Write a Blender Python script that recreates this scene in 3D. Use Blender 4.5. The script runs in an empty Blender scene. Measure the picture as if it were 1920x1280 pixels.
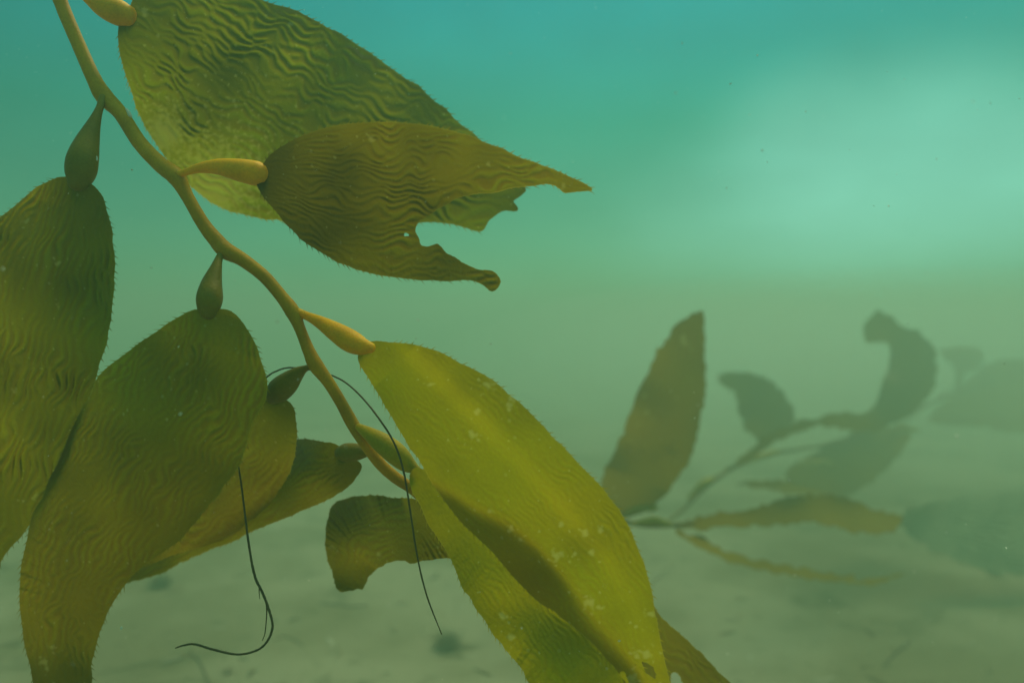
import bpy, math, random
import numpy as np
from mathutils import Vector, kdtree
from mathutils.geometry import delaunay_2d_cdt

random.seed(7)
RNG = np.random.default_rng(11)
S = bpy.context.scene
COL = S.collection
R = math.radians

# ------------------------------------------------------------------ camera
CAM_H = 1.3                       # height of the camera above the sand
PITCH = -1.6
LENS = 28.0
cd = bpy.data.cameras.new("camera")
cd.lens = LENS; cd.sensor_width = 36.0
cd.clip_start = 0.02; cd.clip_end = 300
cd.dof.use_dof = True; cd.dof.focus_distance = 0.57; cd.dof.aperture_fstop = 4.0
cam = bpy.data.objects.new("camera", cd)
cam.location = (0, 0, CAM_H); cam.rotation_euler = (R(90 + PITCH), 0, 0)
COL.objects.link(cam); S.camera = cam
_c, _s = math.cos(R(PITCH)), math.sin(R(PITCH))

def W(px, py, d):
    """world point seen at photo pixel (px,py) of the 1920x1280 picture, d metres in front of the lens"""
    x = (px - 960.0) / 1920.0 * 36.0 / LENS * d
    y = (640.0 - py) / 1920.0 * 36.0 / LENS * d
    return (x, d * _c - y * _s, CAM_H + d * _s + y * _c)

# ------------------------------------------------------------------ light
SUN_EL, SUN_AZ = 59.0, 26.0        # azimuth clockwise from +Y (ahead), so ahead and to the right
sd = bpy.data.lights.new("sun", 'SUN')
sd.energy = 2.5; sd.angle = R(36); sd.color = (1.0, 0.84, 0.45)
sun = bpy.data.objects.new("sun", sd)
sun.rotation_euler = (R(90 - SUN_EL), 0, R(180 - SUN_AZ))
COL.objects.link(sun)

wd = bpy.data.worlds.new("World"); S.world = wd; wd.use_nodes = True
nt = wd.node_tree; nt.nodes.clear()
N = nt.nodes.new; L = nt.links.new
def wn(t, **k):
    n = N(t)
    for a, b in k.items(): setattr(n, a, b)
    return n
tc = wn('ShaderNodeTexCoord')
sep = wn('ShaderNodeSeparateXYZ'); L(tc.outputs['Generated'], sep.inputs[0])
mr = wn('ShaderNodeMapRange'); mr.inputs[1].default_value = -1; mr.inputs[2].default_value = 1
L(sep.outputs[2], mr.inputs[0])
ramp = wn('ShaderNodeValToRGB'); L(mr.outputs[0], ramp.inputs[0])
cr = ramp.color_ramp
def setramp(cr, stops):
    while len(cr.elements) > 1: cr.elements.remove(cr.elements[-1])
    for i, (p, c) in enumerate(stops):
        e = cr.elements[0] if i == 0 else cr.elements.new(p)
        e.position = p; e.color = (c[0], c[1], c[2], 1)
setramp(cr, [(0.30, (.05, .10, .04)), (0.49, (.13, .31, .14)), (0.55, (.085, .33, .19)),
             (0.617, (.018, .29, .185)), (0.69, (.0, .34, .37)), (0.80, (.06, .48, .42)), (0.9, (.32, .70, .50)), (1.0, (.55, .85, .55))])
# brighter, cloudier water towards the right
gdir = Vector(W(1730, 480, 1)) - Vector((0, 0, CAM_H)); gdir.normalize()
flat = wn('ShaderNodeVectorMath', operation='MULTIPLY'); L(tc.outputs['Generated'], flat.inputs[0]); flat.inputs[1].default_value = (1, 1, 2.05)
fln = wn('ShaderNodeVectorMath', operation='NORMALIZE'); L(flat.outputs[0], fln.inputs[0])
gdir = Vector((gdir.x, gdir.y, gdir.z * 2.05)).normalized()
dot = wn('ShaderNodeVectorMath', operation='DOT_PRODUCT'); L(fln.outputs[0], dot.inputs[0])
dot.inputs[1].default_value = gdir
noi = wn('ShaderNodeTexNoise'); noi.inputs['Scale'].default_value = 2.2; noi.inputs['Detail'].default_value = 2.0
noi.inputs['Roughness'].default_value = .45
L(tc.outputs['Generated'], noi.inputs['Vector'])
nm = wn('ShaderNodeMath', operation='MULTIPLY_ADD'); nm.inputs[1].default_value = .12; nm.inputs[2].default_value = -.06
L(noi.outputs['Fac'], nm.inputs[0])
ad = wn('ShaderNodeMath', operation='ADD'); L(dot.outputs['Value'], ad.inputs[0]); L(nm.outputs[0], ad.inputs[1])
gm = wn('ShaderNodeMapRange', interpolation_type='SMOOTHERSTEP'); gm.inputs[1].default_value = .885; gm.inputs[2].default_value = 1.04
L(ad.outputs[0], gm.inputs[0])
gmix = wn('ShaderNodeMix', data_type='RGBA', blend_type='MIX')
lowf = wn('ShaderNodeMapRange', interpolation_type='SMOOTHSTEP'); L(sep.outputs[2], lowf.inputs[0])
lowf.inputs[1].default_value = -.08; lowf.inputs[2].default_value = .12
gmm = wn('ShaderNodeMath', operation='MULTIPLY'); L(gm.outputs[0], gmm.inputs[0]); L(lowf.outputs[0], gmm.inputs[1])
L(gmm.outputs[0], gmix.inputs[0]); L(ramp.outputs[0], gmix.inputs[6]); gmix.inputs[7].default_value = (.34, .86, .70, 1)
side = wn('ShaderNodeMapRange', interpolation_type='SMOOTHSTEP'); L(sep.outputs[0], side.inputs[0])      # dimmer to the left
side.inputs[1].default_value = -.75; side.inputs[2].default_value = .15; side.inputs[3].default_value = .44; side.inputs[4].default_value = .72
noi2 = wn('ShaderNodeTexNoise'); noi2.inputs['Scale'].default_value = 5.0; noi2.inputs['Detail'].default_value = 3.0; L(fln.outputs[0], noi2.inputs['Vector'])
nr2 = wn('ShaderNodeMapRange'); L(noi2.outputs['Fac'], nr2.inputs[0]); nr2.inputs[1].default_value = .3; nr2.inputs[2].default_value = .7
nr2.inputs[3].default_value = .86; nr2.inputs[4].default_value = 1.10
sm = wn('ShaderNodeMath', operation='MULTIPLY'); L(side.outputs[0], sm.inputs[0]); L(nr2.outputs[0], sm.inputs[1])
bg = wn('ShaderNodeBackground'); L(sm.outputs[0], bg.inputs[1]); L(gmix.outputs[2], bg.inputs[0])
sky = wn('ShaderNodeTexSky', sky_type='NISHITA'); sky.sun_disc = False
sky.sun_elevation = R(SUN_EL); sky.sun_rotation = R(SUN_AZ)
stint = wn('ShaderNodeMix', data_type='RGBA', blend_type='MULTIPLY'); stint.inputs[0].default_value = 1
L(sky.outputs[0], stint.inputs[6]); stint.inputs[7].default_value = (.10, .75, .40, 1)   # daylight filtered by the water above
bg2 = wn('ShaderNodeBackground'); bg2.inputs[1].default_value = 0.035; L(stint.outputs[2], bg2.inputs[0])
addS = wn('ShaderNodeAddShader'); L(bg.outputs[0], addS.inputs[0]); L(bg2.outputs[0], addS.inputs[1])
wo = wn('ShaderNodeOutputWorld'); L(addS.outputs[0], wo.inputs[0])

S.view_settings.view_transform = 'Standard'; S.view_settings.look = 'None'
S.view_settings.exposure = 0.0; S.view_settings.gamma = 1.0
S.view_settings.use_curve_mapping = False
S.cycles.volume_bounces = 1
S.cycles.max_bounces = 8
S.cycles.transparent_max_bounces = 12

# ------------------------------------------------------------------ helpers
def tag(o, label=None, cat=None, group=None, kind=None):
    if label: o['label'] = label
    if cat: o['category'] = cat
    if group: o['group'] = group
    if kind: o['kind'] = kind
    return o

def empty(name, loc, label, cat, group=None):
    o = bpy.data.objects.new(name, None); COL.objects.link(o)
    o.location = loc; o.empty_display_size = .02
    return tag(o, label, cat, group)

def link_mesh(name, me, mat, parent=None, label=None):
    o = bpy.data.objects.new(name, me); COL.objects.link(o)
    if mat: me.materials.append(mat)
    if parent is not None:
        o.parent = parent
        o.matrix_parent_inverse = parent.matrix_basis.inverted()
    if label: o['label'] = label
    return o

def smooth(me):
    me.polygons.foreach_set('use_smooth', [True] * len(me.polygons))

def crom(pts, n=8, closed=False):
    P = [np.array(p, float) for p in pts]; out = []
    m = len(P)
    rng = range(m) if closed else range(m - 1)
    for i in rng:
        if closed:
            p0, p1, p2, p3 = P[i - 1], P[i], P[(i + 1) % m], P[(i + 2) % m]
        else:
            p1, p2 = P[i], P[i + 1]
            p0 = P[i - 1] if i > 0 else 2 * p1 - p2
            p3 = P[i + 2] if i + 2 < m else 2 * p2 - p1
        for k in range(n):
            t = k / n
            out.append(.5 * (2 * p1 + (p2 - p0) * t + (2 * p0 - 5 * p1 + 4 * p2 - p3) * t * t + (3 * p1 - p0 - 3 * p2 + p3) * t ** 3))
    if not closed: out.append(P[-1])
    return np.array(out)

def resample(poly, step, closed=False):
    p = np.asarray(poly, float)
    if closed: p = np.vstack([p, p[:1]])
    seg = np.linalg.norm(np.diff(p[:, :2], axis=0), axis=1)
    s = np.concatenate([[0], np.cumsum(seg)])
    n = max(3, int(s[-1] / step))
    t = np.linspace(0, s[-1], n + 1)
    q = np.stack([np.interp(t, s, p[:, k]) for k in range(p.shape[1])], 1)
    return q[:-1] if closed else q

def bandnoise(size, wl, ang_deg, seed, bw=.22):
    """stripes of wavelength wl texels running along axis 0, wandering and branching"""
    r = np.random.default_rng(seed)
    F = np.fft.fft2(r.standard_normal((size, size)))
    fa = np.fft.fftfreq(size)[:, None]; fc = np.fft.fftfreq(size)[None, :]
    f = np.sqrt(fa ** 2 + fc ** 2); f0 = 1.0 / wl
    ang = np.degrees(np.arctan2(np.abs(fa), np.abs(fc) + 1e-9))
    H = np.exp(-((f - f0) / (bw * f0)) ** 2 / 2) * np.exp(-(ang / ang_deg) ** 2 / 2)
    h = np.real(np.fft.ifft2(F * H)); h /= h.std()
    return h
def lownoise(size, wl, seed):
    r = np.random.default_rng(seed)
    F = np.fft.fft2(r.standard_normal((size, size)))
    fa = np.fft.fftfreq(size)[:, None]; fc = np.fft.fftfreq(size)[None, :]
    h = np.real(np.fft.ifft2(F * np.exp(-(fa ** 2 + fc ** 2) * (wl ** 2) * 2)))
    return h / h.std()
def samp(tex, a, c):
    n = tex.shape[0]; a = a % n; c = c % n
    i = np.floor(a).astype(int); j = np.floor(c).astype(int); fa = a - i; fc = c - j
    i %= n; j %= n; i1 = (i + 1) % n; j1 = (j + 1) % n
    return (tex[i, j] * (1 - fa) + tex[i1, j] * fa) * (1 - fc) + (tex[i, j1] * (1 - fa) + tex[i1, j1] * fa) * fc
LOW = lownoise(512, 60, 5)

def in_poly(pts, poly):
    x, y = pts[:, 0], pts[:, 1]; ins = np.zeros(len(pts), bool)
    x0, y0 = poly[:, 0], poly[:, 1]; x1, y1 = np.roll(x0, -1), np.roll(y0, -1)
    for a, b, c, d in zip(x0, y0, x1, y1):
        if b == d: continue
        cond = ((b > y) != (d > y)) & (x < (c - a) * (y - b) / (d - b) + a)
        ins ^= cond
    return ins

# ------------------------------------------------------------------ materials
def mat(name):
    m = bpy.data.materials.new(name); m.use_nodes = True
    t = m.node_tree; t.nodes.clear()
    return m, t, t.nodes.new, t.links.new

def kelp_mat(name, valley, ridge, thin, transl=.5, rough=.42, fine=0.0, speck=.35, rim=(.42, .34, .03), bump=.0006, rc=1.0):
    """blade tissue: colour of the valleys, of the raised ridges, and what shows against the light"""
    m, t, N, L = mat(name)
    def col(c):
        n = N('ShaderNodeRGB'); n.outputs[0].default_value = (*c, 1); return n.outputs[0]
    def mix(f, a, b, bt='MIX'):
        n = N('ShaderNodeMix'); n.data_type = 'RGBA'; n.blend_type = bt
        if isinstance(f, float): n.inputs[0].default_value = f
        else: L(f, n.inputs[0])
        L(a, n.inputs[6]); L(b, n.inputs[7]); return n.outputs[2]
    def attr(k):
        n = N('ShaderNodeAttribute'); n.attribute_name = k; return n.outputs['Fac']
    def rng(v, a, b, c=0., d=1.):
        n = N('ShaderNodeMapRange'); n.inputs[1].default_value = a; n.inputs[2].default_value = b
        n.inputs[3].default_value = c; n.inputs[4].default_value = d; L(v, n.inputs[0]); return n.outputs[0]
    tc = N('ShaderNodeTexCoord')
    n1 = N('ShaderNodeTexNoise'); n1.inputs['Scale'].default_value = 26; n1.inputs['Detail'].default_value = 5
    L(tc.outputs['Object'], n1.inputs['Vector'])
    n2 = N('ShaderNodeTexNoise'); n2.inputs['Scale'].default_value = 420; n2.inputs['Detail'].default_value = 4
    L(tc.outputs['Object'], n2.inputs['Vector'])
    ra = attr('ridge')
    c = mix(rng(ra, -1., 1.), col(valley), col(ridge))
    tone = attr('tone')
    c = mix(rng(tone, -1.6, 1.6, 0, .75), c, col(ridge))
    c = mix(rng(n1.outputs['Fac'], .35, .75, 0, .35), c, col([x * .55 for x in valley]))
    c = mix(rng(n2.outputs['Fac'], .3, .7, 0, .22), c, col([x * .5 for x in ridge]))
    tr = mix(rng(ra, -1., 1.), col(thin), col([thin[0] * (1 - .22 * rc), thin[1] * (1 - .48 * rc), thin[2] * .6]))
    tr = mix(rng(tone, -1.6, 1.6, 0, .4), tr, col([thin[0] * 1.15, thin[1] * .8, thin[2] * .5]))
    tr = mix(rng(n2.outputs['Fac'], .3, .75, 0, .30), tr, col([x * .5 for x in thin]))
    ed = rng(attr('edge'), 2.4, .4, 0, .85)
    c = mix(ed, c, col(rim)); tr = mix(ed, tr, col(rim))
    th = rng(attr('thick'), 0., 1.)
    c = mix(th, c, col([valley[0] * .9, valley[1] * .75, valley[2] * .8])); tr = mix(th, tr, col([thin[0] * .26, thin[1] * .24, thin[2] * .5]))
    c = mix(rng(n2.outputs['Fac'], .66, .78, 0, .4), c, col((.40, .38, .22)))
    sp = attr('spot')
    c = mix(rng(sp, 0., 1., 0, speck), c, col((.70, .68, .42))); tr = mix(rng(sp, 0., 1., 0, speck * .38), tr, col((.78, .72, .22)))
    # encrusting flecks
    vo = N('ShaderNodeTexVoronoi'); vo.inputs['Scale'].default_value = 95; L(tc.outputs['Object'], vo.inputs['Vector'])
    vm = N('ShaderNodeMath'); vm.operation = 'MULTIPLY'; L(rng(vo.outputs['Distance'], .16, .08), vm.inputs[0]); L(rng(n1.outputs['Fac'], .50, .60), vm.inputs[1])
    c = mix(rng(vm.outputs[0], 0., 1., 0, .5), c, col((.55, .52, .30)))
    b = N('ShaderNodeBsdfPrincipled'); L(c, b.inputs['Base Color'])
    b.inputs['Roughness'].default_value = rough; b.inputs['IOR'].default_value = 1.36
    b.inputs['Specular IOR Level'].default_value = .35
    tl = N('ShaderNodeBsdfTranslucent'); L(tr, tl.inputs[0])
    bm = N('ShaderNodeBump'); bm.inputs['Strength'].default_value = 1; bm.inputs['Distance'].default_value = bump
    n3 = N('ShaderNodeTexNoise'); n3.inputs['Scale'].default_value = 300; n3.inputs['Detail'].default_value = 3
    L(tc.outputs['Object'], n3.inputs['Vector']); L(n3.outputs['Fac'], bm.inputs['Height'])
    L(bm.outputs[0], b.inputs['Normal']); L(bm.outputs[0], tl.inputs['Normal'])
    ms = N('ShaderNodeMixShader'); ms.inputs[0].default_value = transl
    L(b.outputs[0], ms.inputs[1]); L(tl.outputs[0], ms.inputs[2])
    o = N('ShaderNodeOutputMaterial'); L(ms.outputs[0], o.inputs[0])
    return m

def skin_mat(name, c1, c2, sss=.45, rough=.5):
    """stipe and float tissue"""
    m, t, N, L = mat(name)
    tc = N('ShaderNodeTexCoord')
    n = N('ShaderNodeTexNoise'); n.inputs['Scale'].default_value = 38; n.inputs['Detail'].default_value = 6
    L(tc.outputs['Object'], n.inputs['Vector'])
    r = N('ShaderNodeValToRGB'); setramp(r.color_ramp, [(.3, c2), (.65, c1)]); L(n.outputs['Fac'], r.inputs[0])
    n2 = N('ShaderNodeTexNoise'); n2.inputs['Scale'].default_value = 600; n2.inputs['Detail'].default_value = 3
    L(tc.outputs['Object'], n2.inputs['Vector'])
    x = N('ShaderNodeMix'); x.data_type = 'RGBA'; x.blend_type = 'MULTIPLY'; 
    mr = N('ShaderNodeMapRange'); mr.inputs[1].default_value = .35; mr.inputs[2].default_value = .75
    mr.inputs[4].default_value = .35
    L(n2.outputs['Fac'], mr.inputs[0]); L(mr.outputs[0], x.inputs[0]); L(r.outputs[0], x.inputs[6]); x.inputs[7].default_value = (.55, .45, .4, 1)
    b = N('ShaderNodeBsdfPrincipled'); L(x.outputs[2], b.inputs['Base Color']); b.inputs['Roughness'].default_value = rough
    b.inputs['IOR'].default_value = 1.36
    b.inputs['Specular IOR Level'].default_value = .3; b.inputs['Subsurface Weight'].default_value = sss; b.inputs['Subsurface Scale'].default_value = .012
    b.inputs['Subsurface Radius'].default_value = (1, .6, .1)
    bm = N('ShaderNodeBump'); bm.inputs['Distance'].default_value = .0004; L(n2.outputs['Fac'], bm.inputs['Height'])
    L(bm.outputs[0], b.inputs['Normal'])
    o = N('ShaderNodeOutputMaterial'); L(b.outputs[0], o.inputs[0])
    return m

M_GREEN  = kelp_mat('green_blade_tissue',  (.045, .075, .008), (.095, .085, .010), (.42, .44, .008), transl=.55)
M_TOP    = kelp_mat('crinkled_blade_tissue', (.055, .095, .012), (.130, .095, .012), (.34, .43, .008), transl=.55, rough=.48)
M_OLIVE  = kelp_mat('olive_blade_tissue',  (.060, .085, .010), (.120, .095, .012), (.56, .52, .008), transl=.55)
M_BROWN  = kelp_mat('brown_blade_tissue',  (.075, .068, .008), (.115, .080, .010), (.36, .35, .004), transl=.55)
M_YELLOW = kelp_mat('yellow_blade_tissue', (.190, .190, .008), (.240, .190, .006), (.46, .44, .002), transl=.6, rc=.3, speck=.6, bump=.0003)
M_FAR    = kelp_mat('far_blade_tissue',    (.080, .075, .018), (.120, .095, .020), (.30, .28, .012), transl=.55, rim=(.12, .10, .02))
M_FARST  = skin_mat('far_stipe_skin', (.17, .14, .03), (.12, .10, .025))
M_FARFL  = skin_mat('far_float_skin', (.42, .32, .03), (.30, .24, .03))
M_FLOATM = skin_mat('olive_float_skin', (.50, .34, .008), (.34, .25, .010), sss=.4)
M_STIPE  = skin_mat('stipe_skin', (.60, .31, .005), (.40, .21, .007))
M_FLOAT  = skin_mat('float_skin', (.88, .43, .003), (.68, .32, .005), sss=.65)
M_FLOATD = skin_mat('dark_float_skin', (.26, .18, .012), (.16, .13, .012), sss=.2)

# ------------------------------------------------------------------ blades
LAST = {}
def make_blade(parent, outline, axis, dep, material, wl=15, amp=.0007, ang=30, seed=1, teeth=(7, 14), tooth_gap=12, ruff=1.1, warp=4.0,
               torn=(), spots=(), holes=(), step=2.8, name='blade', label=None, tone=0.0, thick=(0., 0., 0.), nsm=5):
    """outline, axis: photo pixels. dep: dict d0 (base), d1 (tip), dm (bow), roll, cup, wave in metres.
    torn: list of (x0,y0,x1,y1) boxes where the margin carries no teeth."""
    ax = resample(crom(axis, 10), 4.0)
    d = np.diff(ax, axis=0); alen = np.concatenate([[0], np.cumsum(np.linalg.norm(d, axis=1))]); LEN = alen[-1]
    tang = np.vstack([d, d[-1:]]); tang /= np.linalg.norm(tang, axis=1)[:, None]
    def coords(p):
        A = np.zeros(len(p)); C = np.zeros(len(p))
        for k in range(0, len(p), 4000):
            q = p[k:k + 4000]
            D = ((q[:, None, :] - ax[None]) ** 2).sum(2); i = D.argmin(1)
            v = q - ax[i]; tt = tang[i]
            A[k:k + 4000] = alen[i] + (v * tt).sum(1); C[k:k + 4000] = tt[:, 0] * v[:, 1] - tt[:, 1] * v[:, 0]
        return A, C
    ol = resample(crom(outline, nsm, True), 2.6, True)
    rr = np.random.default_rng(seed + 50)
    # slightly uneven margin
    nrm = np.roll(ol, -1, 0) - np.roll(ol, 1, 0); nrm /= np.linalg.norm(nrm, axis=1)[:, None] + 1e-9
    nn = np.stack([nrm[:, 1], -nrm[:, 0]], 1)
    area = .5 * np.sum(ol[:, 0] * np.roll(ol[:, 1], -1) - np.roll(ol[:, 0], -1) * ol[:, 1])
    if area < 0: nn = -nn
    j = np.arange(len(ol))
    wob = np.interp(j, np.linspace(0, len(ol), 90), rr.normal(0, ruff, 90)) + rr.normal(0, .25, len(ol))
    ol = ol + nn * wob[:, None]
    out = []; cnt = rr.uniform(4, tooth_gap)
    istooth = []
    A0, C0 = coords(ol)
    for i, p in enumerate(ol):
        out.append(p); istooth.append(0)
        cnt -= 2.6
        tn = any(b[0] <= p[0] <= b[2] and b[1] <= p[1] <= b[3] for b in torn)
        if cnt <= 0:
            cnt = rr.uniform(.55, 1.5) * tooth_gap
            if teeth and not tn and A0[i] > 12:
                k = min(len(ax) - 1, int(np.clip(A0[i], 0, LEN) / LEN * (len(ax) - 1)))
                tg = nrm[i] if (nrm[i] * tang[k]).sum() > 0 else -nrm[i]
                h = rr.uniform(*teeth)
                out.append(p + nn[i] * h * .62 + tg * h * rr.uniform(.5, .95)); istooth.append(1)
    ol = np.array(out)
    # interior points
    g = step
    x0, y0 = ol.min(0); x1, y1 = ol.max(0)
    xs = np.arange(x0, x1, g); ys = np.arange(y0, y1, g * .87)
    X, Y = np.meshgrid(xs, ys); X = X + (np.arange(len(ys)) % 2)[:, None] * g * .5
    P = np.stack([X.ravel(), Y.ravel()], 1); P += rr.uniform(-.12, .12, P.shape) * g
    P = P[in_poly(P, ol)]
    kd = kdtree.KDTree(len(ol))
    for i, p in enumerate(ol): kd.insert((p[0], p[1], 0), i)
    kd.balance()
    keep = [kd.find((p[0], p[1], 0))[2] > g * .45 for p in P]
    P = P[keep]
    hol = []
    for (hx, hy, hr, hs, ha) in holes:      # holes eaten through the blade
        th = np.linspace(0, 2 * math.pi, 26)[:-1]
        rad = hr * (1 + .18 * np.sin(3 * th + hx) + .1 * rr.normal(0, 1, 25))
        q = np.stack([np.cos(th) * rad, np.sin(th) * rad * hs], 1)
        ca, sa = math.cos(ha), math.sin(ha)
        q = np.stack([q[:, 0] * ca - q[:, 1] * sa + hx, q[:, 0] * sa + q[:, 1] * ca + hy], 1)
        hol.append(q); P = P[~in_poly(P, q)]
    vs = [Vector(p) for p in ol] + [Vector(p) for h in hol for p in h] + [Vector(p) for p in P]
    es = [(i, (i + 1) % len(ol)) for i in range(len(ol))]
    o = len(ol)
    for h in hol:
        es += [(o + i, o + (i + 1) % len(h)) for i in range(len(h))]; o += len(h)
    res = delaunay_2d_cdt(vs, es, [], 1, 1e-4, False)
    V = np.array([(v.x, v.y) for v in res[0]]); F = res[2]
    cen = np.array([V[list(f)].mean(0) for f in F]); bad = ~in_poly(cen, ol)
    for h in hol: bad |= in_poly(cen, h)
    F = [f for f, b in zip(F, bad) if not b]
    A, C = coords(V)
    # half width along the blade
    nb = 24; hw = np.zeros(nb)
    ib = np.clip((A0 / LEN * nb).astype(int), 0, nb - 1)
    for i, c in zip(ib, np.abs(C0)): hw[i] = max(hw[i], c)
    WM = max(np.percentile(hw, 85), 5.0)
    hs = np.minimum(np.maximum.accumulate(hw), WM); hs = np.convolve(np.pad(hs, 2, mode='edge'), np.ones(5) / 5, 'valid')
    hwf = np.interp(np.clip(A, 0, LEN), (np.arange(nb) + .5) / nb * LEN, hs)
    cn = C / WM
    tex = bandnoise(512, 8.0, ang, seed)
    sc = 8.0 / wl
    ce = C * (WM / np.maximum(hwf, .42 * WM)) ** .7
    ce = ce + warp * samp(LOW, A * 1.5 + 300 + 13 * seed, C * 1.5 + 200)
    h = samp(tex, A * sc + 10 * seed, ce * sc + 256)
    rid = np.tanh(1.3 * h) * np.clip(.85 + .35 * samp(LOW, A * .9 + 77 * seed, C * .9 + 40), .2, 1.25)
    big = samp(LOW, A * .5 + 31 * seed, C * .5 + 100)
    eds = np.array([kd.find((v[0], v[1], 0))[2] for v in V])
    fade = np.clip(eds / 10, .15, 1) * np.clip((A - 2) / 40, .15, 1)
    t = np.clip(A / LEN, -.05, 1.1)
    u = t * t * (3 - 2 * t)
    g1 = np.clip(A / 60, 0, 1)
    D = dep['like'](V) + dep['off'] * (1 + .3 * big) if 'like' in dep else dep['d0'] + (dep['d1'] - dep['d0']) * u + dep.get('dm', 0) * np.sin(math.pi * np.clip(t, 0, 1)) \
        + g1 * (dep.get('roll', 0) * cn + dep.get('cup', 0) * cn ** 2) \
        + (-dep.get('fold', 0) * .5 * (1 + np.tanh((dep.get('fc', 0) - cn) / .10)) * g1 * np.clip(1.3 - 1.3 * t, 0, 1)) + dep.get('fold2', 0) * .5 * (1 + np.tanh((dep.get('fc2', 0) - cn) / .2)) * g1 + dep.get('wave', .004) * g1 * (np.abs(cn) ** 1.5) * np.sin(A / dep.get('wl', 90.) * 2 * math.pi + np.sign(C) * 1.3 + seed) \
        + dep.get('lump', .0012) * big * g1
    if dep.get('keep'):
        kk = kdtree.KDTree(len(V))
        for i_, v_ in enumerate(V): kk.insert((v_[0], v_[1], 0), i_)
        kk.balance(); Dk = D.copy()
        def near(Q):
            out_ = []
            for q_ in Q:
                f_ = kk.find_n((q_[0], q_[1], 0), 24); w_ = [1 / (x_[2] + 6) for x_ in f_]
                out_.append(sum(Dk[x_[1]] * a_ for x_, a_ in zip(f_, w_)) / sum(w_))
            return np.array(out_)
        LAST['like'] = near
    amp_map = amp * (1 + .25 * big)
    D = D - rid * fade * amp_map
    me = bpy.data.meshes.new(name)
    f = 36.0 / LENS / 1920.0
    x = (V[:, 0] - 960) * f * D; y = (640 - V[:, 1]) * f * D
    co = np.stack([x, D * _c - y * _s, CAM_H + D * _s + y * _c], 1)
    base = Vector(W(axis[0][0], axis[0][1], dep['d0'])); co -= np.array(base)
    me.from_pydata(co.tolist(), [], [tuple(q) for q in F]); me.update(); smooth(me)
    spv = np.zeros(len(V))
    for (sx, sy, sr) in spots:
        dd = np.hypot(V[:, 0] - sx, (V[:, 1] - sy)) * (1 + .35 * samp(LOW, V[:, 0] * 9, V[:, 1] * 9))
        spv = np.maximum(spv, np.clip(1.4 - dd / sr, 0, 1))
    tk = np.clip(thick[0] + (thick[1] - thick[0]) * np.clip(t, 0, 1) + thick[2] * np.exp(-(cn / .5) ** 2) + .10 * samp(LOW, A * .8 + 9 * seed, C * .8), 0, 1)
    for k, arr in (('thick', tk), ('ridge', rid * np.clip(fade * 1.2, 0, 1)), ('edge', eds), ('spot', spv), ('tone', big + tone)):
        at = me.attributes.new(k, 'FLOAT', 'POINT'); at.data.foreach_set('value', np.ascontiguousarray(arr, dtype=np.float32))
    ob = link_mesh(name, me, material)
    ob.location = base
    if parent is not None:
        ob.parent = parent; ob.matrix_parent_inverse = parent.matrix_basis.inverted()
    if label: ob['label'] = label
    return ob

def sweep(name, pts, mat_, parent=None, seg=16, per=8, label=None, cap=True, bumpy=0.0):
    """pts: (px, py, depth, diameter in photo pixels). One smooth tapered tube with rounded ends."""
    q = crom(pts, per)
    P = [Vector(W(a, b, c)) for a, b, c, d in q]
    rad = [max(d, .3) * .5 * c * 36.0 / LENS / 1920.0 for a, b, c, d in q]
    if cap:   # round off both ends
        for end in (0, -1):
            i = 0 if end == 0 else len(P) - 1; k = 1 if end == 0 else len(P) - 2
            dr = (P[i] - P[k]).normalized(); r0 = rad[i]; c0 = P[i].copy()
            ex = []
            for a in (25, 50, 70, 85):
                ex.append((c0 + dr * r0 * .8 * math.sin(R(a)), r0 * math.cos(R(a))))
            if end == 0:
                for e in ex: P.insert(0, e[0]); rad.insert(0, e[1])
            else:
                for e in ex: P.append(e[0]); rad.append(e[1])
    base = P[0].copy(); vs = []; fs = []
    up = Vector((0, 1, 0))
    rr = random.Random(hash(name) % 99 + len(P)) if False else random.Random(len(P) * 7 + int(pts[0][0]))
    for i, p in enumerate(P):
        t = (P[min(i + 1, len(P) - 1)] - P[max(i - 1, 0)]).normalized()
        a = t.cross(up).normalized(); b = a.cross(t).normalized()
        for k in range(seg):
            th = 2 * math.pi * k / seg
            r = rad[i] * (1 + bumpy * rr.uniform(-1, 1))
            vs.append(p + (a * math.cos(th) + b * math.sin(th)) * r - base)
    n = len(P)
    for i in range(n - 1):
        for k in range(seg):
            k2 = (k + 1) % seg
            fs.append((i * seg + k, i * seg + k2, (i + 1) * seg + k2, (i + 1) * seg + k))
    fs.append(tuple(reversed(range(seg)))); fs.append(tuple((n - 1) * seg + k for k in range(seg)))
    me = bpy.data.meshes.new(name); me.from_pydata(vs, [], fs); me.update(); smooth(me)
    ob = link_mesh(name, me, mat_); ob.location = base
    if parent is not None:
        ob.parent = parent; ob.matrix_parent_inverse = parent.matrix_basis.inverted()
    if label: ob['label'] = label
    return ob

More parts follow.
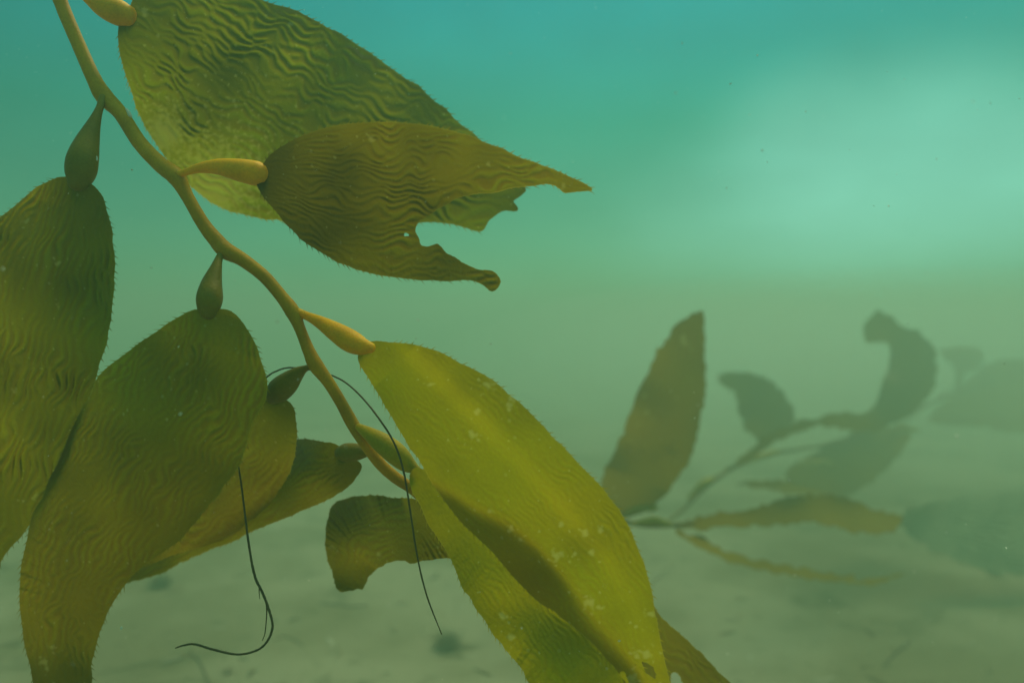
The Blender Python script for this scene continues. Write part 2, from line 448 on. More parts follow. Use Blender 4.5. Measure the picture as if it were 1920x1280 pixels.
# ------------------------------------------------------------------ sea bed
def fbm(x, y, s, o=4, seed=0):
    v = 0; a = 1; tot = 0
    for k in range(o):
        v = v + a * samp(LOW, x * s * 2 ** k * 60 + 37 * k + seed, y * s * 2 ** k * 60 + 91 * k + seed * 2); tot += a; a *= .5
    return v / tot
def ground_z(x, y):
    return .030 * fbm(x, y, .30, 3, 3) + .006 * fbm(x, y, 1.7, 3, 9)
def make_ground():
    # finer near the camera, coarser far away
    def axis_(m, n, p): 
        t = np.linspace(-1, 1, n); return np.sign(t) * np.abs(t) ** p * m
    xs = axis_(27, 320, 2.4); ys = axis_(27, 320, 2.4)
    X, Y = np.meshgrid(xs, ys)
    Y = Y + 1.6 * np.exp(-(Y / 6) ** 2)
    Z = ground_z(X, Y)
    n = len(xs)
    co = np.stack([X.ravel(), Y.ravel(), Z.ravel()], 1)
    i = np.arange(n * n).reshape(n, n)
    F = np.stack([i[:-1, :-1].ravel(), i[:-1, 1:].ravel(), i[1:, 1:].ravel(), i[1:, :-1].ravel()], 1)
    me = bpy.data.meshes.new('seabed'); me.from_pydata(co.tolist(), [], F.tolist()); me.update(); smooth(me)
    m, t, N, L = mat('silty_sand')
    tc = N('ShaderNodeTexCoord')
    def noise(s, d=5, r=.55, dist=0.):
        q = N('ShaderNodeTexNoise'); q.inputs['Scale'].default_value = s; q.inputs['Detail'].default_value = d
        q.inputs['Roughness'].default_value = r; q.inputs['Distortion'].default_value = dist
        L(tc.outputs['Object'], q.inputs['Vector']); return q.outputs['Fac']
    def rng(v, a, b, c=0., e=1.):
        q = N('ShaderNodeMapRange'); q.interpolation_type = 'SMOOTHSTEP'
        q.inputs[1].default_value = a; q.inputs[2].default_value = b; q.inputs[3].default_value = c; q.inputs[4].default_value = e
        L(v, q.inputs[0]); return q.outputs[0]
    def mix(f, a, b):
        q = N('ShaderNodeMix'); q.data_type = 'RGBA'; L(f, q.inputs[0])
        for k, v in ((6, a), (7, b)):
            if isinstance(v, tuple): q.inputs[k].default_value = (*v, 1)
            else: L(v, q.inputs[k])
        return q.outputs[2]
    c = mix(rng(noise(.8, 3), .40, .62), (.36, .34, .24), (.22, .20, .12))
    c = mix(rng(noise(2.2, 6, .6, .6), .55, .70, 0, .8), c, (.085, .085, .040))     # brown algal film, deepened overall to paint in shade under the far kelp
    c = mix(rng(noise(14, 6, .65), .56, .72, 0, .55), c, (.10, .09, .05))
    c = mix(rng(noise(100, 3), .60, .72, 0, .5), c, (.50, .50, .42))
    b = N('ShaderNodeBsdfPrincipled'); L(c, b.inputs['Base Color']); b.inputs['Roughness'].default_value = .95
    b.inputs['Specular IOR Level'].default_value = .1
    bm = N('ShaderNodeBump'); bm.inputs['Distance'].default_value = .01; L(noise(45, 6, .7), bm.inputs['Height']); L(bm.outputs[0], b.inputs['Normal'])
    o = N('ShaderNodeOutputMaterial'); L(b.outputs[0], o.inputs[0])
    tag(link_mesh('seabed', me, m), 'pale silty sand with brown patches of algae and painted shade', None, None, 'structure')
make_ground()

# ------------------------------------------------------------------ near frond
frond = empty('kelp_frond', W(115, 0, .60), 'large near kelp frond with ridged blades and yellow floats, slanting from the upper left', 'kelp')
D0 = .58
stipe = sweep('stipe', [(60, -330, .63, 24), (72, -220, .62, 24), (86, -120, .61, 25), (100, -40, .60, 25), (118, 15, .60, 25), (150, 90, .595, 25), (176, 148, .59, 27), (196, 182, .59, 33), (226, 213, .585, 27), (262, 268, .58, 28),
    (300, 308, .575, 30), (330, 332, .57, 33), (350, 366, .57, 24), (380, 418, .57, 25), (405, 450, .57, 29), (424, 470, .57, 32), (455, 487, .57, 26), (495, 518, .57, 24),
    (528, 556, .57, 24), (549, 585, .57, 28), (562, 615, .57, 21), (578, 655, .57, 23), (592, 684, .57, 28), (615, 715, .572, 23), (638, 752, .575, 22),
    (660, 792, .58, 24), (682, 828, .58, 22), (712, 868, .585, 22), (742, 895, .59, 22), (775, 918, .595, 20), (812, 955, .60, 16)], M_STIPE, frond, bumpy=.015)
def bladder(pts, m=M_FLOAT, label=None, parent=frond):
    return sweep('float_bladder', pts, m, parent, seg=24, per=6, label=label, bumpy=.006)
bladder([(120, -40, .60, 12), (165, -10, .60, 30), (195, 12, .60, 42), (222, 24, .60, 48), (240, 30, .60, 38)])
bladder([(194, 184, .585, 16), (186, 205, .58, 14), (176, 232, .575, 24), (164, 266, .57, 42), (155, 298, .565, 55), (151, 324, .565, 54), (148, 343, .565, 40)], M_FLOATD, 'dark brown float bladder')
bladder([(326, 330, .57, 18), (345, 324, .565, 13), (375, 315, .56, 19), (410, 313, .555, 30), (448, 319, .55, 42), (480, 325, .55, 46), (494, 327, .55, 38)], M_FLOAT, 'bright yellow float bladder')
bladder([(420, 470, .57, 16), (411, 484, .565, 14), (405, 503, .56, 22), (397, 532, .555, 38), (393, 558, .55, 48), (391, 577, .55, 42), (391, 586, .55, 32)], M_FLOATD)
bladder([(552, 584, .57, 20), (575, 592, .57, 16), (600, 604, .565, 24), (628, 621, .56, 36), (655, 638, .555, 43), (676, 648, .55, 36), (696, 652, .55, 20)])
bladder([(590, 686, .572, 16), (574, 690, .58, 12), (558, 700, .585, 26), (540, 717, .59, 42), (524, 731, .595, 46), (512, 742, .60, 34)], M_FLOATD, 'small dark float bladder')
bladder([(672, 800, .575, 14), (692, 813, .57, 26), (715, 829, .565, 38), (742, 850, .565, 42), (762, 868, .57, 34), (782, 881, .57, 15)], M_FLOATM)
bladder([(702, 852, .585, 12), (690, 848, .59, 15), (672, 847, .60, 30), (652, 848, .605, 36), (640, 849, .61, 28)], M_FLOATD, 'stubby dark float bladder')

T = make_blade
# big crinkled blade at the top
T(frond, [(243, 14), (262, -25), (330, -52), (420, -36), (490, 0), (560, 22), (640, 66), (700, 104), (760, 147), (820, 190), (860, 228), (902, 264), (950, 312), (986, 352),
    (974, 368), (961, 377), (969, 394), (940, 399), (918, 414), (903, 433), (866, 426), (825, 416), (780, 418), (700, 430), (600, 428), (500, 411), (455, 402), (415, 390),
    (380, 368), (345, 340), (318, 306), (288, 262), (262, 215), (244, 168), (231, 125), (222, 88), (221, 55), (230, 30)],
  [(238, 26), (320, 90), (450, 190), (600, 280), (760, 345), (950, 400)],
  dict(d0=.60, d1=.70, dm=.02, roll=.025, cup=.03, wave=.010, wl=210), M_TOP, wl=18, amp=.0008, ang=20, seed=3, warp=6.0, thick=(.25, .2, .45),
  torn=[(900, 340, 1000, 440)], spots=[(400, 345, 75), (310, 250, 40), (270, 22, 6), (296, 68, 2.5), (547, 46, 5), (438, 190, 3), (466, 172, 2)], tone=.1, label='largest blade, green with brown crinkled ridges')
# torn blade in the centre
T(frond, [(482, 335), (496, 300), (518, 280), (553, 261), (605, 241), (660, 231), (720, 228), (780, 232), (840, 243), (900, 262), (960, 288), (1020, 311), (1075, 334), (1112, 355),
    (1094, 360), (1062, 362), (1044, 352), (1022, 346), (980, 350), (925, 360), (870, 370), (832, 387), (800, 406), (785, 418), (778, 432), (784, 446), (788, 459), (804, 462), (822, 460),
    (842, 476), (870, 492), (898, 507), (926, 509), (938, 529), (922, 546), (900, 531), (878, 525), (840, 527), (780, 525), (720, 517), (660, 502), (612, 480), (572, 455), (538, 422), (506, 386), (486, 356)],
  [(480, 326), (600, 350), (720, 362), (860, 350), (1000, 345), (1112, 352)],
  dict(d0=.548, d1=.52, dm=-.01, roll=.030, cup=-.02, wave=.006, wl=260), M_BROWN, wl=14, amp=.0006, ang=13, seed=8, warp=6.0, thick=(.95, 0., .1),
  torn=[(770, 355, 1100, 520), (900, 500, 940, 550)], spots=[(694, 260, 5), (916, 306, 3.5), (1058, 347, 4)], holes=[(762, 440, 4.5, .7, .2)], label='torn brown blade with a deep notch in its end', nsm=4)
# green blade leaving the left edge
T(frond, [(150, 330), (178, 348), (198, 384), (209, 430), (214, 480), (212, 560), (205, 620), (194, 662), (178, 712), (164, 762), (140, 832), (110, 900), (75, 952), (42, 1000), (10, 1038), (-30, 1085),
    (-110, 1120), (-150, 900), (-120, 650), (-70, 480), (-20, 422), (30, 382), (72, 350), (110, 333)],
  [(152, 338), (110, 470), (70, 640), (20, 820), (-30, 1000), (-70, 1110)],
  dict(d0=.565, d1=.65, dm=-.01, roll=.02, cup=.012, wave=.008, wl=240), M_GREEN, wl=16, amp=.0009, ang=12, seed=5, thick=(.35, .5, .1),
  spots=[(108, 495, 5), (110, 575, 2.5), (50, 414, 4), (66, 930, 5), (26, 735, 4)], label='dark green blade cut off by the left side')
# broad hanging blade
T(frond, [(391, 578), (428, 580), (456, 604), (480, 646), (496, 690), (502, 722), (498, 752), (482, 776), (468, 812), (458, 848), (446, 878), (400, 935), (345, 1005), (300, 1038), (262, 1066), (226, 1108),
    (200, 1150), (184, 1196), (172, 1240), (162, 1330), (80, 1330), (58, 1262), (44, 1195), (38, 1120), (42, 1050), (56, 980), (85, 918), (115, 850), (140, 792), (168, 738), (190, 698), (232, 664), (282, 628), (330, 598), (364, 580)],
  [(391, 582), (360, 680), (300, 800), (210, 960), (130, 1130), (110, 1330)],
  dict(d0=.55, d1=.63, dm=-.01, roll=.015, cup=.015, wave=.003, wl=280), M_OLIVE, wl=14, amp=.0005, ang=20, seed=12, thick=(.1, .75, .15),
  spots=[(98, 1212, 4), (82, 1240, 6), (88, 1252, 4)], label='broad olive blade hanging to the bottom edge')
# smaller blade behind it
T(frond, [(500, 742), (530, 746), (550, 764), (557, 800), (554, 845), (545, 882), (528, 912), (502, 948), (470, 975), (440, 1000), (400, 1018), (345, 1034), (285, 1056), (240, 1075), (250, 1010), (330, 900), (420, 800), (465, 752)],
  [(520, 745), (505, 830), (440, 930), (330, 1010), (250, 1062)],
  dict(d0=.60, d1=.72, dm=.01, roll=.02, cup=.02, wave=.005), M_OLIVE, wl=15, amp=.0003, ang=25, seed=21, tone=.5, thick=(.5, .5, .1), teeth=(3, 6))
T(frond, [(642, 838), (605, 826), (568, 823), (535, 834), (490, 880), (420, 950), (340, 1010), (262, 1062), (235, 1092), (300, 1075), (370, 1040), (430, 1018), (490, 988), (545, 968), (585, 950), (622, 932), (652, 914), (672, 890), (676, 872), (660, 858)],
  [(640, 850), (570, 890), (470, 950), (360, 1020), (240, 1085)],
  dict(d0=.61, d1=.76, dm=.01, roll=.03, cup=.03, wave=.005), M_BROWN, wl=11, amp=.0003, ang=16, seed=22, tone=.2, thick=(.6, .4, -.3), teeth=(3, 6))
# yellow blade
T(frond, [(686, 644), (715, 640), (765, 645), (812, 656), (862, 680), (912, 706), (960, 742), (1008, 788), (1050, 832), (1090, 872), (1130, 915), (1160, 956), (1182, 990), (1201, 1040), (1218, 1090), (1228, 1140),
    (1236, 1192), (1246, 1240), (1262, 1310), (1255, 1390), (1215, 1370), (1168, 1278), (1125, 1222), (1063, 1164), (993, 1112), (930, 1042), (860, 972), (815, 912), (790, 872), (764, 833), (742, 796), (722, 760), (702, 728), (684, 698), (672, 668)],
  [(690, 652), (800, 760), (920, 880), (1040, 1010), (1140, 1150), (1230, 1360)],
  dict(d0=.552, d1=.51, dm=-.015, roll=.026, cup=.008, wave=.0015, wl=330, fold=.015, fc=-.38, lump=.0004, fold2=.005, fc2=.36, keep=1), M_YELLOW, wl=11, amp=.00012, ang=16, seed=31, tooth_gap=15,
  spots=[(914, 722, 8), (958, 748, 6), (956, 760, 5), (885, 817, 7), (893, 772, 5), (806, 721, 4), (1107, 1034, 5), (1096, 998, 6), (1126, 992, 4), (1044, 1042, 8), (1078, 1038, 4),
         (918, 958, 4), (959, 990, 4), (976, 1011, 4), (1105, 1130, 9), (1122, 1138, 5), (1218, 1150, 6), (1191, 1174, 3), (1212, 1225, 8), (1195, 1228, 6), (1186, 1270, 9), (1050, 985, 4)],
  holes=[(1212, 1252, 26, .32, .62), (1170, 1268, 12, .45, 1.0)], label='bright yellow green blade with pale flecks', tone=.2)
T(frond, [(776, 876), (798, 880), (850, 902), (925, 945), (1000, 1000), (1060, 1060), (1120, 1120), (1170, 1180), (1215, 1270), (1240, 1380), (1060, 1400), (1010, 1310), (975, 1250), (938, 1205), (900, 1152), (866, 1098), (842, 1042), (808, 990), (785, 945), (768, 905)],
  [(778, 884), (850, 970), (930, 1080), (1020, 1200), (1150, 1390)],
  dict(d0=.558, d1=.520, like=LAST['like'], off=.009), M_YELLOW, wl=11, amp=.00014, ang=16, seed=33, tone=1.1,
  spots=[(943, 1156, 6), (957, 1193, 7), (779, 980, 3)], label='golden olive blade under the yellow one')
T(frond, [(806, 944), (770, 934), (735, 932), (695, 928), (652, 934), (626, 944), (616, 968), (610, 1000), (613, 1040), (624, 1074), (636, 1108), (662, 1106), (684, 1100), (692, 1078), (715, 1062), (740, 1052), (760, 1052),
    (776, 1056), (800, 1050), (832, 1046), (880, 1040), (880, 980)],
  [(812, 955), (780, 985), (720, 1000), (660, 1030), (640, 1105)],
  dict(d0=.60, d1=.70, dm=.02, roll=.02, cup=.02, wave=.004), M_BROWN, wl=12, amp=.0002, ang=20, seed=41, tone=.3, thick=(.6, .5, 0), teeth=(2, 4), torn=[(630, 1045, 840, 1120)],
  spots=[(624, 1027, 3), (708, 1040, 3)], label='stubby brown blade with a torn end', nsm=4)
T(frond, [(1190, 1080), (1222, 1130), (1250, 1165), (1292, 1202), (1340, 1250), (1400, 1320), (1330, 1330), (1290, 1290), (1262, 1262), (1244, 1340), (1200, 1280), (1180, 1180)],
  [(1190, 1090), (1240, 1180), (1300, 1250), (1380, 1330)],
  dict(d0=.68, d1=.70, roll=.03, cup=.03), M_BROWN, wl=12, amp=.0003, ang=20, seed=44, thick=(.5, .5, 0), teeth=(2, 5), label='thin brown blade behind the yellow blade')

# ------------------------------------------------------------------ distant kelp
far = empty('kelp_frond', W(1160, 975, 1.951), 'hazy kelp frond right behind the yellow blade, one tall blade upright', 'kelp')
sweep('stipe', [(1120, 975, 2.000, 9), (1170, 978, 1.967, 10), (1215, 984, 1.967, 11), (1260, 984, 2.000, 9), (1300, 980, 2.032, 7)], M_FARST, far, seg=10, bumpy=.02)
bladder([(1185, 982, 1.951, 6), (1205, 978, 1.951, 13), (1228, 976, 1.951, 17), (1248, 980, 1.951, 10), (1258, 984, 1.951, 6)], M_FARFL, parent=far)
bladder([(1166, 970, 1.951, 5), (1180, 958, 1.951, 10), (1206, 952, 1.951, 14), (1224, 952, 1.951, 12), (1232, 950, 1.951, 6)], M_FARFL, parent=far)
T(far, [(1318, 583), (1321, 610), (1319, 640), (1324, 690), (1322, 740), (1314, 790), (1304, 830), (1288, 870), (1262, 905), (1236, 940), (1205, 962), (1160, 968), (1120, 950), (1128, 900), (1150, 850), (1172, 800), (1190, 750), (1210, 705), (1236, 655), (1252, 635), (1262, 612), (1290, 596)],
  [(1190, 960), (1225, 870), (1265, 760), (1290, 660), (1315, 588)],
  dict(d0=1.951, d1=1.870, roll=.05, cup=.03, wave=.012, wl=150), M_FAR, wl=8, amp=.0015, ang=20, seed=61, ruff=2.0, teeth=(1.5, 3), tooth_gap=9, step=3.2,
  spots=[(1280, 634, 7), (1284, 643, 5), (1208, 740, 3), (1271, 746, 3), (1213, 772, 3), (1196, 796, 2)], label='tall blade standing upright', tone=.3)
T(far, [(1262, 985), (1300, 972), (1350, 962), (1400, 954), (1450, 940), (1500, 930), (1550, 926), (1600, 936), (1640, 956), (1672, 962), (1694, 962), (1684, 985), (1668, 1000), (1610, 998), (1560, 986), (1500, 980), (1440, 984), (1380, 988), (1320, 992)],
  [(1262, 986), (1400, 972), (1540, 958), (1690, 975)],
  dict(d0=2.032, d1=2.439, roll=.05, cup=.03, wave=.012), M_FAR, wl=8, amp=.001, ang=20, seed=62, teeth=None, ruff=2.6, step=3.2, label='long blade lying level')
T(far, [(1262, 990), (1310, 1008), (1370, 1034), (1440, 1052), (1520, 1068), (1590, 1078), (1636, 1084), (1690, 1074), (1694, 1080), (1640, 1094), (1580, 1092), (1500, 1082), (1420, 1066), (1350, 1044), (1300, 1018)],
  [(1262, 990), (1400, 1045), (1560, 1078), (1690, 1076)],
  dict(d0=2.032, d1=2.683, roll=.06, cup=.02, wave=.01), M_FAR, wl=7, amp=.0008, ang=20, seed=63, teeth=None, ruff=2.6, step=3.2, label='narrow blade seen almost edge on')

far2 = empty('kelp_frond', W(1270, 975, 3.250), 'farther kelp frond fading into the murk, its blades fanned and bent by the current', 'kelp')
sweep('stipe', [(1240, 985, 2.913, 7), (1275, 960, 3.025, 7), (1318, 918, 3.138, 8), (1360, 885, 3.250, 8), (1400, 866, 3.475, 8), (1450, 850, 3.700, 8), (1500, 842, 3.925, 7), (1560, 830, 4.150, 7), (1640, 805, 4.375, 7), (1720, 765, 4.825, 6), (1800, 735, 5.050, 6), (1870, 715, 5.275, 5)], M_FARST, far2, seg=10, bumpy=.02)
bladder([(1290, 935, 3.070, 5), (1306, 918, 3.070, 12), (1322, 905, 3.070, 15), (1336, 896, 3.093, 7)], M_FARFL, parent=far2)
bladder([(1500, 868, 3.925, 5), (1525, 868, 3.925, 10), (1548, 868, 3.925, 13), (1562, 868, 3.925, 6)], M_FARFL, parent=far2)
bladder([(1660, 812, 4.375, 4), (1686, 808, 4.375, 9), (1706, 806, 4.375, 12), (1722, 806, 4.375, 5)], M_FARFL, parent=far2)
bladder([(1400, 866, 3.362, 5), (1420, 858, 3.430, 9), (1446, 850, 3.475, 11), (1462, 846, 3.475, 6)], M_FARFL, parent=far2)
T(far2, [(1340, 892), (1380, 866), (1412, 840), (1440, 812), (1490, 790), (1560, 776), (1630, 768), (1650, 730), (1664, 690), (1668, 650), (1650, 640), (1622, 644), (1620, 608), (1640, 588), (1660, 586), (1690, 610), (1736, 632),
    (1758, 668), (1752, 720), (1735, 752), (1700, 780), (1664, 800), (1600, 806), (1540, 800), (1480, 815), (1430, 842), (1390, 868), (1350, 892)],
  [(1340, 892), (1430, 830), (1530, 790), (1640, 790), (1710, 740), (1712, 660), (1660, 610), (1625, 620)],
  dict(d0=3.250, d1=4.150, roll=.05, cup=.04, wave=.02), M_FAR, wl=8, amp=.001, ang=20, seed=71, teeth=None, ruff=2.6, step=3.4, label='long blade bent upward and curled over at its end')
T(far2, [(1352, 700), (1400, 698), (1436, 708), (1462, 728), (1484, 760), (1492, 788), (1470, 800), (1444, 812), (1432, 828), (1412, 818), (1392, 792), (1384, 760), (1378, 736), (1356, 722)],
  [(1436, 826), (1430, 770), (1400, 725), (1354, 708)],
  dict(d0=3.812, d1=3.925, roll=.05, cup=.04, wave=.02), M_FAR, wl=8, amp=.001, ang=20, seed=72, teeth=None, ruff=2.6, step=3.4)
T(far2, [(1474, 884), (1500, 866), (1530, 846), (1576, 822), (1640, 800), (1700, 798), (1706, 822), (1680, 858), (1650, 892), (1604, 922), (1556, 936), (1506, 926), (1480, 908)],
  [(1480, 896), (1580, 866), (1690, 812)],
  dict(d0=4.037, d1=4.375, roll=.08, cup=.05, wave=.02), M_FAR, wl=8, amp=.001, ang=20, seed=73, teeth=None, ruff=2.6, step=3.4)
T(far2, [(1380, 905), (1430, 900), (1480, 902), (1530, 915), (1560, 932), (1520, 930), (1460, 922), (1400, 912)],
  [(1380, 906), (1470, 912), (1560, 930)], dict(d0=3.250, d1=3.700, roll=.05, cup=.02), M_FAR, wl=8, amp=.001, ang=20, seed=74, teeth=None, ruff=2.6, step=3.4)

M_PALE = kelp_mat('pale_ribbed_tissue', (.26, .25, .14), (.46, .43, .28), (.24, .22, .08), transl=.12, rim=(.2, .18, .08))
T(far2, [(1690, 968), (1740, 945), (1800, 930), (1870, 926), (1990, 930), (2040, 1000), (2000, 1070), (1900, 1076), (1820, 1060), (1750, 1030), (1706, 1000)],
  [(1694, 972), (1800, 1000), (1920, 1020), (2030, 1040)], dict(d0=3.7, d1=3.8, roll=-.2, cup=.02, wave=.012), M_PALE, wl=10, amp=.003, ang=9, seed=76, teeth=None, ruff=2.6, step=3.0, label='pale ribbed blade low at the right edge')

far3 = empty('kelp_frond', W(1820, 760, 5.398), 'faintest kelp frond at the right edge, hump shaped beside one small raised blade', 'kelp')
sweep('stipe', [(1700, 790, 5.026, 5), (1760, 745, 5.212, 5), (1800, 722, 5.212, 5), (1860, 700, 5.398, 5), (1960, 690, 5.586, 5)], M_FARST, far3, seg=8)
T(far3, [(1796, 730), (1790, 706), (1788, 686), (1770, 672), (1766, 655), (1800, 650), (1836, 652), (1846, 672), (1836, 690), (1812, 700)],
  [(1796, 728), (1804, 690), (1810, 655)], dict(d0=5.212, d1=5.398, roll=.05, cup=.04), M_FAR, wl=8, amp=.001, seed=81, teeth=None, ruff=2.6, step=3.6)
T(far3, [(1740, 790), (1770, 750), (1812, 712), (1850, 684), (1890, 672), (1940, 680), (1990, 720), (1990, 790), (1920, 810), (1830, 800)],
  [(1750, 790), (1850, 740), (1990, 740)], dict(d0=5.212, d1=5.586, roll=.1, cup=.1), M_FAR, wl=8, amp=.002, seed=82, teeth=None, ruff=2.6, step=3.6)

# ------------------------------------------------------------------ threads and debris
def plain(name, c, rough=.7):
    m, t, N, L = mat(name)
    tc = N('ShaderNodeTexCoord'); n = N('ShaderNodeTexNoise'); n.inputs['Scale'].default_value = 120; L(tc.outputs['Object'], n.inputs['Vector'])
    r = N('ShaderNodeValToRGB'); setramp(r.color_ramp, [(.3, [x * .6 for x in c]), (.7, c)]); L(n.outputs['Fac'], r.inputs[0])
    b = N('ShaderNodeBsdfPrincipled'); L(r.outputs[0], b.inputs['Base Color']); b.inputs['Roughness'].default_value = rough
    o = N('ShaderNodeOutputMaterial'); L(b.outputs[0], o.inputs[0]); return m
M_THREAD = plain('dark_thread', (.09, .07, .03)); M_REED = plain('red_tuft', (.13, .06, .04)); M_SHELL = plain('white_shell', (.75, .74, .66), .4)
M_TWIG = plain('twig_brown', (.07, .06, .035)); M_TUFT = plain('silty_tuft', (.25, .22, .11))
t1 = sweep('seaweed_thread', [(497, 709, .62, 3), (515, 697, .615, 3), (545, 689, .61, 3), (600, 697, .60, 3), (640, 712, .59, 3.2), (672, 738, .575, 3.4), (706, 778, .56, 3.6), (738, 828, .55, 3.8), (756, 880, .55, 3.8), (768, 950, .55, 3.6), (782, 1040, .55, 3.4), (800, 1115, .55, 3), (828, 1188, .55, 2)],
    M_THREAD, seg=8, per=10, bumpy=.14)
tag(t1, 'thin dark thread draped across the stipe and hanging past the yellow float', 'seaweed thread')
t2 = empty('seaweed_thread', W(447, 872, .60), 'dark curling thread hanging under the broad olive blade, hooked at its lower end', 'seaweed thread')
sweep('strand', [(446, 868, .60, 3), (452, 905, .60, 3.4), (460, 970, .60, 4), (468, 1030, .60, 4.4), (478, 1080, .60, 5), (492, 1110, .60, 5), (505, 1145, .60, 5), (511, 1175, .60, 4.6), (500, 1203, .60, 4.4), (480, 1219, .60, 4.2), (445, 1226, .60, 4.2), (400, 1217, .60, 4.6), (365, 1207, .60, 4.2), (345, 1209, .60, 3.6), (329, 1214, .60, 2)],
    M_THREAD, t2, seg=8, per=10, bumpy=.14)
sweep('strand', [(499, 1125, .60, 2.6), (500, 1150, .602, 2.4), (497, 1185, .605, 2), (492, 1200, .605, 1.4)], M_THREAD, t2, seg=6, per=5)
sweep('strand', [(486, 1098, .60, 2.4), (486, 1110, .602, 2), (487, 1122, .602, 1.2)], M_THREAD, t2, seg=6, per=5)

def gd(px, py):
    """distance at which the pixel's ray meets the sand"""
    d = .8
    for _ in range(60):
        p = W(px, py, d)
        d += (p[2] - float(ground_z(np.array([p[0]]), np.array([p[1]]))[0])) * .9
        d = min(max(d, .3), 20)
    return d
def ground_line(px_pts, dia, lift=.003):
    return [(x, y, gd(x, y) - .006, w) for (x, y), w in zip(px_pts, dia)]
twigs = [([(1708, 1200), (1690, 1214), (1672, 1230), (1656, 1250)], (3, 4, 4, 2), 'short dark twig on pale sand at the lower right', M_TWIG),
         ([(358, 1220), (372, 1238), (384, 1262), (394, 1290)], (2, 3, 3, 3), 'thin brown strand on the sand below the hooked thread', M_TWIG),
         ([(512, 1200), (535, 1192), (555, 1200), (570, 1212)], (2, 2, 2, 1.5), 'faint fine strand arching on sand right of the hooked thread', M_TWIG),
         ([(1218, 1100), (1228, 1088), (1240, 1078), (1250, 1066)], (2, 2.5, 2, 1.5), 'tiny twig poking out right of the yellow blade', M_TWIG),
         ([(600, 1130), (630, 1133), (660, 1136), (690, 1134)], (2, 3, 3, 2), 'faint pale brown strand lying below the stubby blade', M_TWIG)]
for pts, w, lab, m_ in twigs:
    tag(sweep('twig' if 'twig' in lab else 'seaweed_strand', ground_line(pts, w), m_, seg=6, per=4, bumpy=.1), lab, 'twig' if 'twig' in lab else 'seaweed strand')

def tuft(px, py, size, n, m_, lab, seed):
    """bushy little red alga: many fine branching filaments in one mesh"""
    rr = random.Random(seed); d = gd(px, py); base = Vector(W(px, py, d)); vs = []; fs = []
    for k in range(n):
        p = Vector((rr.gauss(0, size * .12), rr.gauss(0, size * .12), 0)); v = Vector((rr.uniform(-1, 1), rr.uniform(-1, 1), rr.uniform(.4, 1.4))).normalized()
        w = size * .008; prev = None
        for s in range(7):
            a = v.cross(Vector((0, 0, 1))).normalized() * w * (1 - s / 8)
            i = len(vs); vs += [p - a, p + a, p + Vector((0, 0, w)) * (1 - s / 8)]
            if prev is not None:
                for q in range(3): fs.append((prev + q, prev + (q + 1) % 3, i + (q + 1) % 3, i + q))
            prev = i
            v = (v + Vector((rr.gauss(0, .5), rr.gauss(0, .5), rr.gauss(0, .3)))).normalized(); p = p + v * size * .13
    me = bpy.data.meshes.new('algae_tuft'); me.from_pydata(vs, [], fs); me.update()
    o = link_mesh('algae_tuft', me, m_); o.location = base; tag(o, lab, 'algae')
tuft(428, 1262, .05, 60, M_REED, 'small reddish algae tuft on the sand under the hooked thread', 4)
tuft(838, 1212, .10, 700, M_TUFT, 'dark bushy algae clump below the hanging straight thread', 5)
tuft(300, 1100, .10, 700, M_TUFT, 'brownish algae clump beside the broad olive blade', 7)

# small white shell stuck on the stipe
def shell(px, py, d, sx, sy, ang, lab):
    import bmesh
    bm = bmesh.new(); bmesh.ops.create_uvsphere(bm, u_segments=14, v_segments=10, radius=1)
    for v in bm.verts:
        t = (v.co.x + 1) / 2; f = .45 + .75 * t
        v.co = Vector((v.co.x, v.co.y * f * .45, v.co.z * f * .35 + .12 * t * math.sin(6 * t)))
    me = bpy.data.meshes.new('sea_snail'); bm.to_mesh(me); bm.free(); smooth(me)
    o = link_mesh('sea_snail', me, M_SHELL); o.location = W(px, py, d); s = sx * d * 36 / LENS / 1920
    o.scale = (s, s, s); o.rotation_euler = (0, ang, 0); tag(o, lab, 'sea snail')
shell(241, 211, .572, 11, 5, R(55), 'tiny white snail stuck on the stipe above the first yellow float')
shell(182, 297, .560, 5, 4, R(80), 'minute white snail on the side of the dark upper float')

# ------------------------------------------------------------------ murky water
def make_haze():
    x, y0, y1, z0, z1 = 28.5, -28.5, 31.5, -1.2, CAM_H + .40
    vs = [(a, b, c) for c in (z0, z1) for b in (y0, y1) for a in (-x, x)]
    fs = [(0, 2, 3, 1), (4, 5, 7, 6), (0, 1, 5, 4), (1, 3, 7, 5), (3, 2, 6, 7), (2, 0, 4, 6)]
    me = bpy.data.meshes.new('haze'); me.from_pydata(vs, [], fs); me.update()
    m, t, N, L = mat('murky_water')
    v = N('ShaderNodeVolumePrincipled'); v.inputs['Color'].default_value = (.48, .77, .63, 1)
    v.inputs['Density'].default_value = .175; v.inputs['Anisotropy'].default_value = .5
    v.inputs['Absorption Color'].default_value = (0, 0, 0, 1)
    o = N('ShaderNodeOutputMaterial'); L(v.outputs[0], o.inputs['Volume'])
    o_ = link_mesh('haze', me, m); tag(o_, 'murky green water all around', None, None, 'stuff')
make_haze()

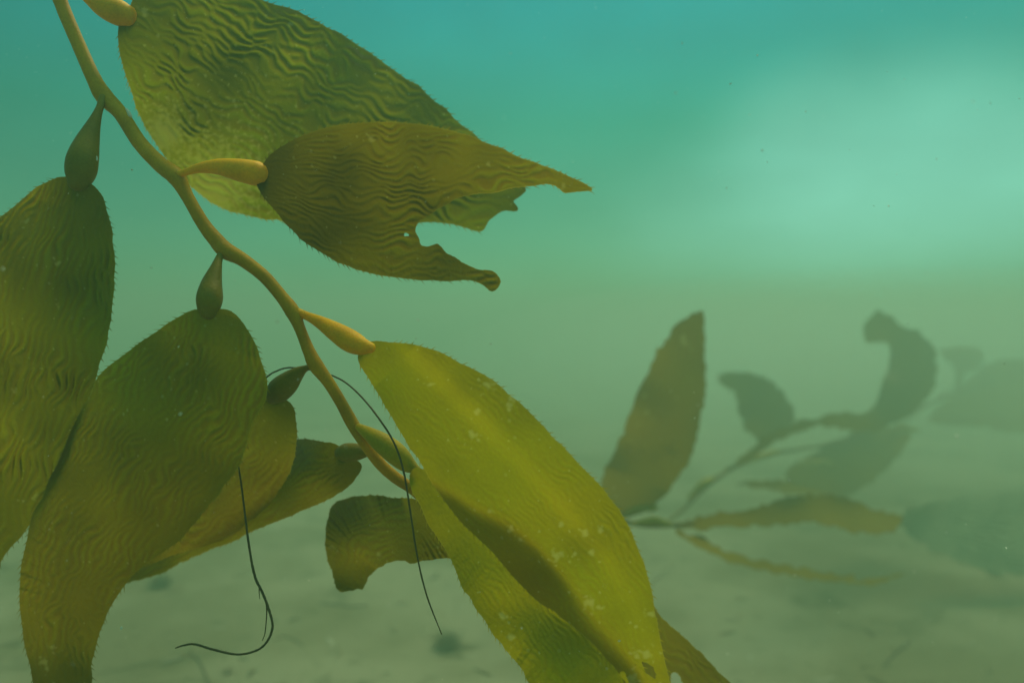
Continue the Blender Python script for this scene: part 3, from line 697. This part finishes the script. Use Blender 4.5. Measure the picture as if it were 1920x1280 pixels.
def make_particles():
    """silt and plankton drifting in the water: far too many to count, one object"""
    r = np.random.default_rng(77); vs = []; fs = []
    for k in range(5200):
        d = .35 + 3.2 * r.random() ** 1.2
        p = Vector(((r.random() - .5) * 2.2 * d, d, CAM_H + (r.random() - .55) * 1.3 * d))
        if p.z < .08 or p.z > CAM_H + .29: continue
        q = r.random(); sz = (.0002 + .0006 * q ** 5) * (.6 + .7 * d)
        i = len(vs)
        ax = Vector(r.normal(0, 1, 3)).normalized(); bx = ax.orthogonal().normalized(); cx = ax.cross(bx)
        e = 1 + 1.2 * r.random()
        vs += [p + ax * sz * e, p - ax * sz * e, p + bx * sz, p - bx * sz, p + cx * sz * .8, p - cx * sz * .8]
        for a, b, c in ((0, 2, 4), (2, 1, 4), (1, 3, 4), (3, 0, 4), (2, 0, 5), (1, 2, 5), (3, 1, 5), (0, 3, 5)): fs.append((i + a, i + b, i + c))
    me = bpy.data.meshes.new('suspended_silt'); me.from_pydata(vs, [], fs); me.update()
    tag(link_mesh('suspended_silt', me, plain('silt_speck', (.9, .9, .8))), 'pale specks of silt drifting in the water', None, None, 'stuff')
make_particles()

def make_silt_cloud():
    """paler stirred-up silt hanging over the far kelp: nested closed ellipsoids, so it thins outwards"""
    import bmesh
    m, t, N, L = mat('silt_cloud_water')
    v = N('ShaderNodeVolumePrincipled'); v.inputs['Color'].default_value = (.82, 1.0, .95, 1)
    v.inputs['Density'].default_value = .07; v.inputs['Anisotropy'].default_value = .4
    v.inputs['Absorption Color'].default_value = (0, 0, 0, 1)
    o = N('ShaderNodeOutputMaterial'); L(v.outputs[0], o.inputs['Volume'])
    for k in range(5):
        f = 1 - .17 * k
        bm = bmesh.new(); bmesh.ops.create_icosphere(bm, subdivisions=4, radius=1)
        me = bpy.data.meshes.new('silt_cloud'); bm.to_mesh(me); bm.free(); smooth(me)
        ob = link_mesh('silt_cloud', me, m if k == 0 else None)
        if k: me.materials.append(m)
        ob.location = (2.7, 5.9, .94 + .004 * k); ob.scale = (3.3 * f, 3.3 * f, .72 * f)
        tag(ob, 'pale silt hanging in the water over the far kelp', None, None, 'stuff')
make_silt_cloud()

def make_litter():
    """loose weed shreds and shell crumbs lying all over the sand: one object, past counting"""
    r = np.random.default_rng(5); vs = []; fs = []
    for k in range(1500):
        y = 1.6 + 7 * r.random() ** 1.4; x = (r.random() - .5) * 1.7 * y
        z = float(ground_z(np.array([x]), np.array([y]))[0])
        ln = (.006 + .05 * r.random() ** 5); w = ln * (.10 + .35 * r.random()); a = r.random() * 6.28
        ca, sa = math.cos(a), math.sin(a); n = 4; i = len(vs); bend = r.normal(0, .35)
        for j in range(n + 1):
            t = j / n - .5; wx = w * (1 - (2 * t) ** 2 * .85)
            px_, py_ = t * ln * 2, bend * ln * (4 * t * t)
            for sgn in (-1, 1):
                qx, qy = px_, py_ + sgn * wx * .5
                vs.append((x + qx * ca - qy * sa, y + qx * sa + qy * ca, z + .002 + .25 * w * (1 - 4 * t * t) + .0015 * sgn))
        for j in range(n): fs.append((i + 2 * j, i + 2 * j + 2, i + 2 * j + 3, i + 2 * j + 1))
    me = bpy.data.meshes.new('seabed_litter'); me.from_pydata(vs, [], fs); me.update()
    m, t, N, L = mat('litter_shreds')
    g = N('ShaderNodeNewGeometry'); rp = N('ShaderNodeValToRGB'); L(g.outputs['Random Per Island'], rp.inputs[0])
    setramp(rp.color_ramp, [(0, (.07, .055, .02)), (.45, (.13, .10, .04)), (.75, (.20, .18, .10)), (1, (.55, .54, .45))])
    b = N('ShaderNodeBsdfPrincipled'); L(rp.outputs[0], b.inputs['Base Color']); b.inputs['Roughness'].default_value = .8
    o = N('ShaderNodeOutputMaterial'); L(b.outputs[0], o.inputs[0])
    tag(link_mesh('seabed_litter', me, m), 'brown weed shreds and pale shell crumbs on the sand', None, None, 'stuff')
make_litter()
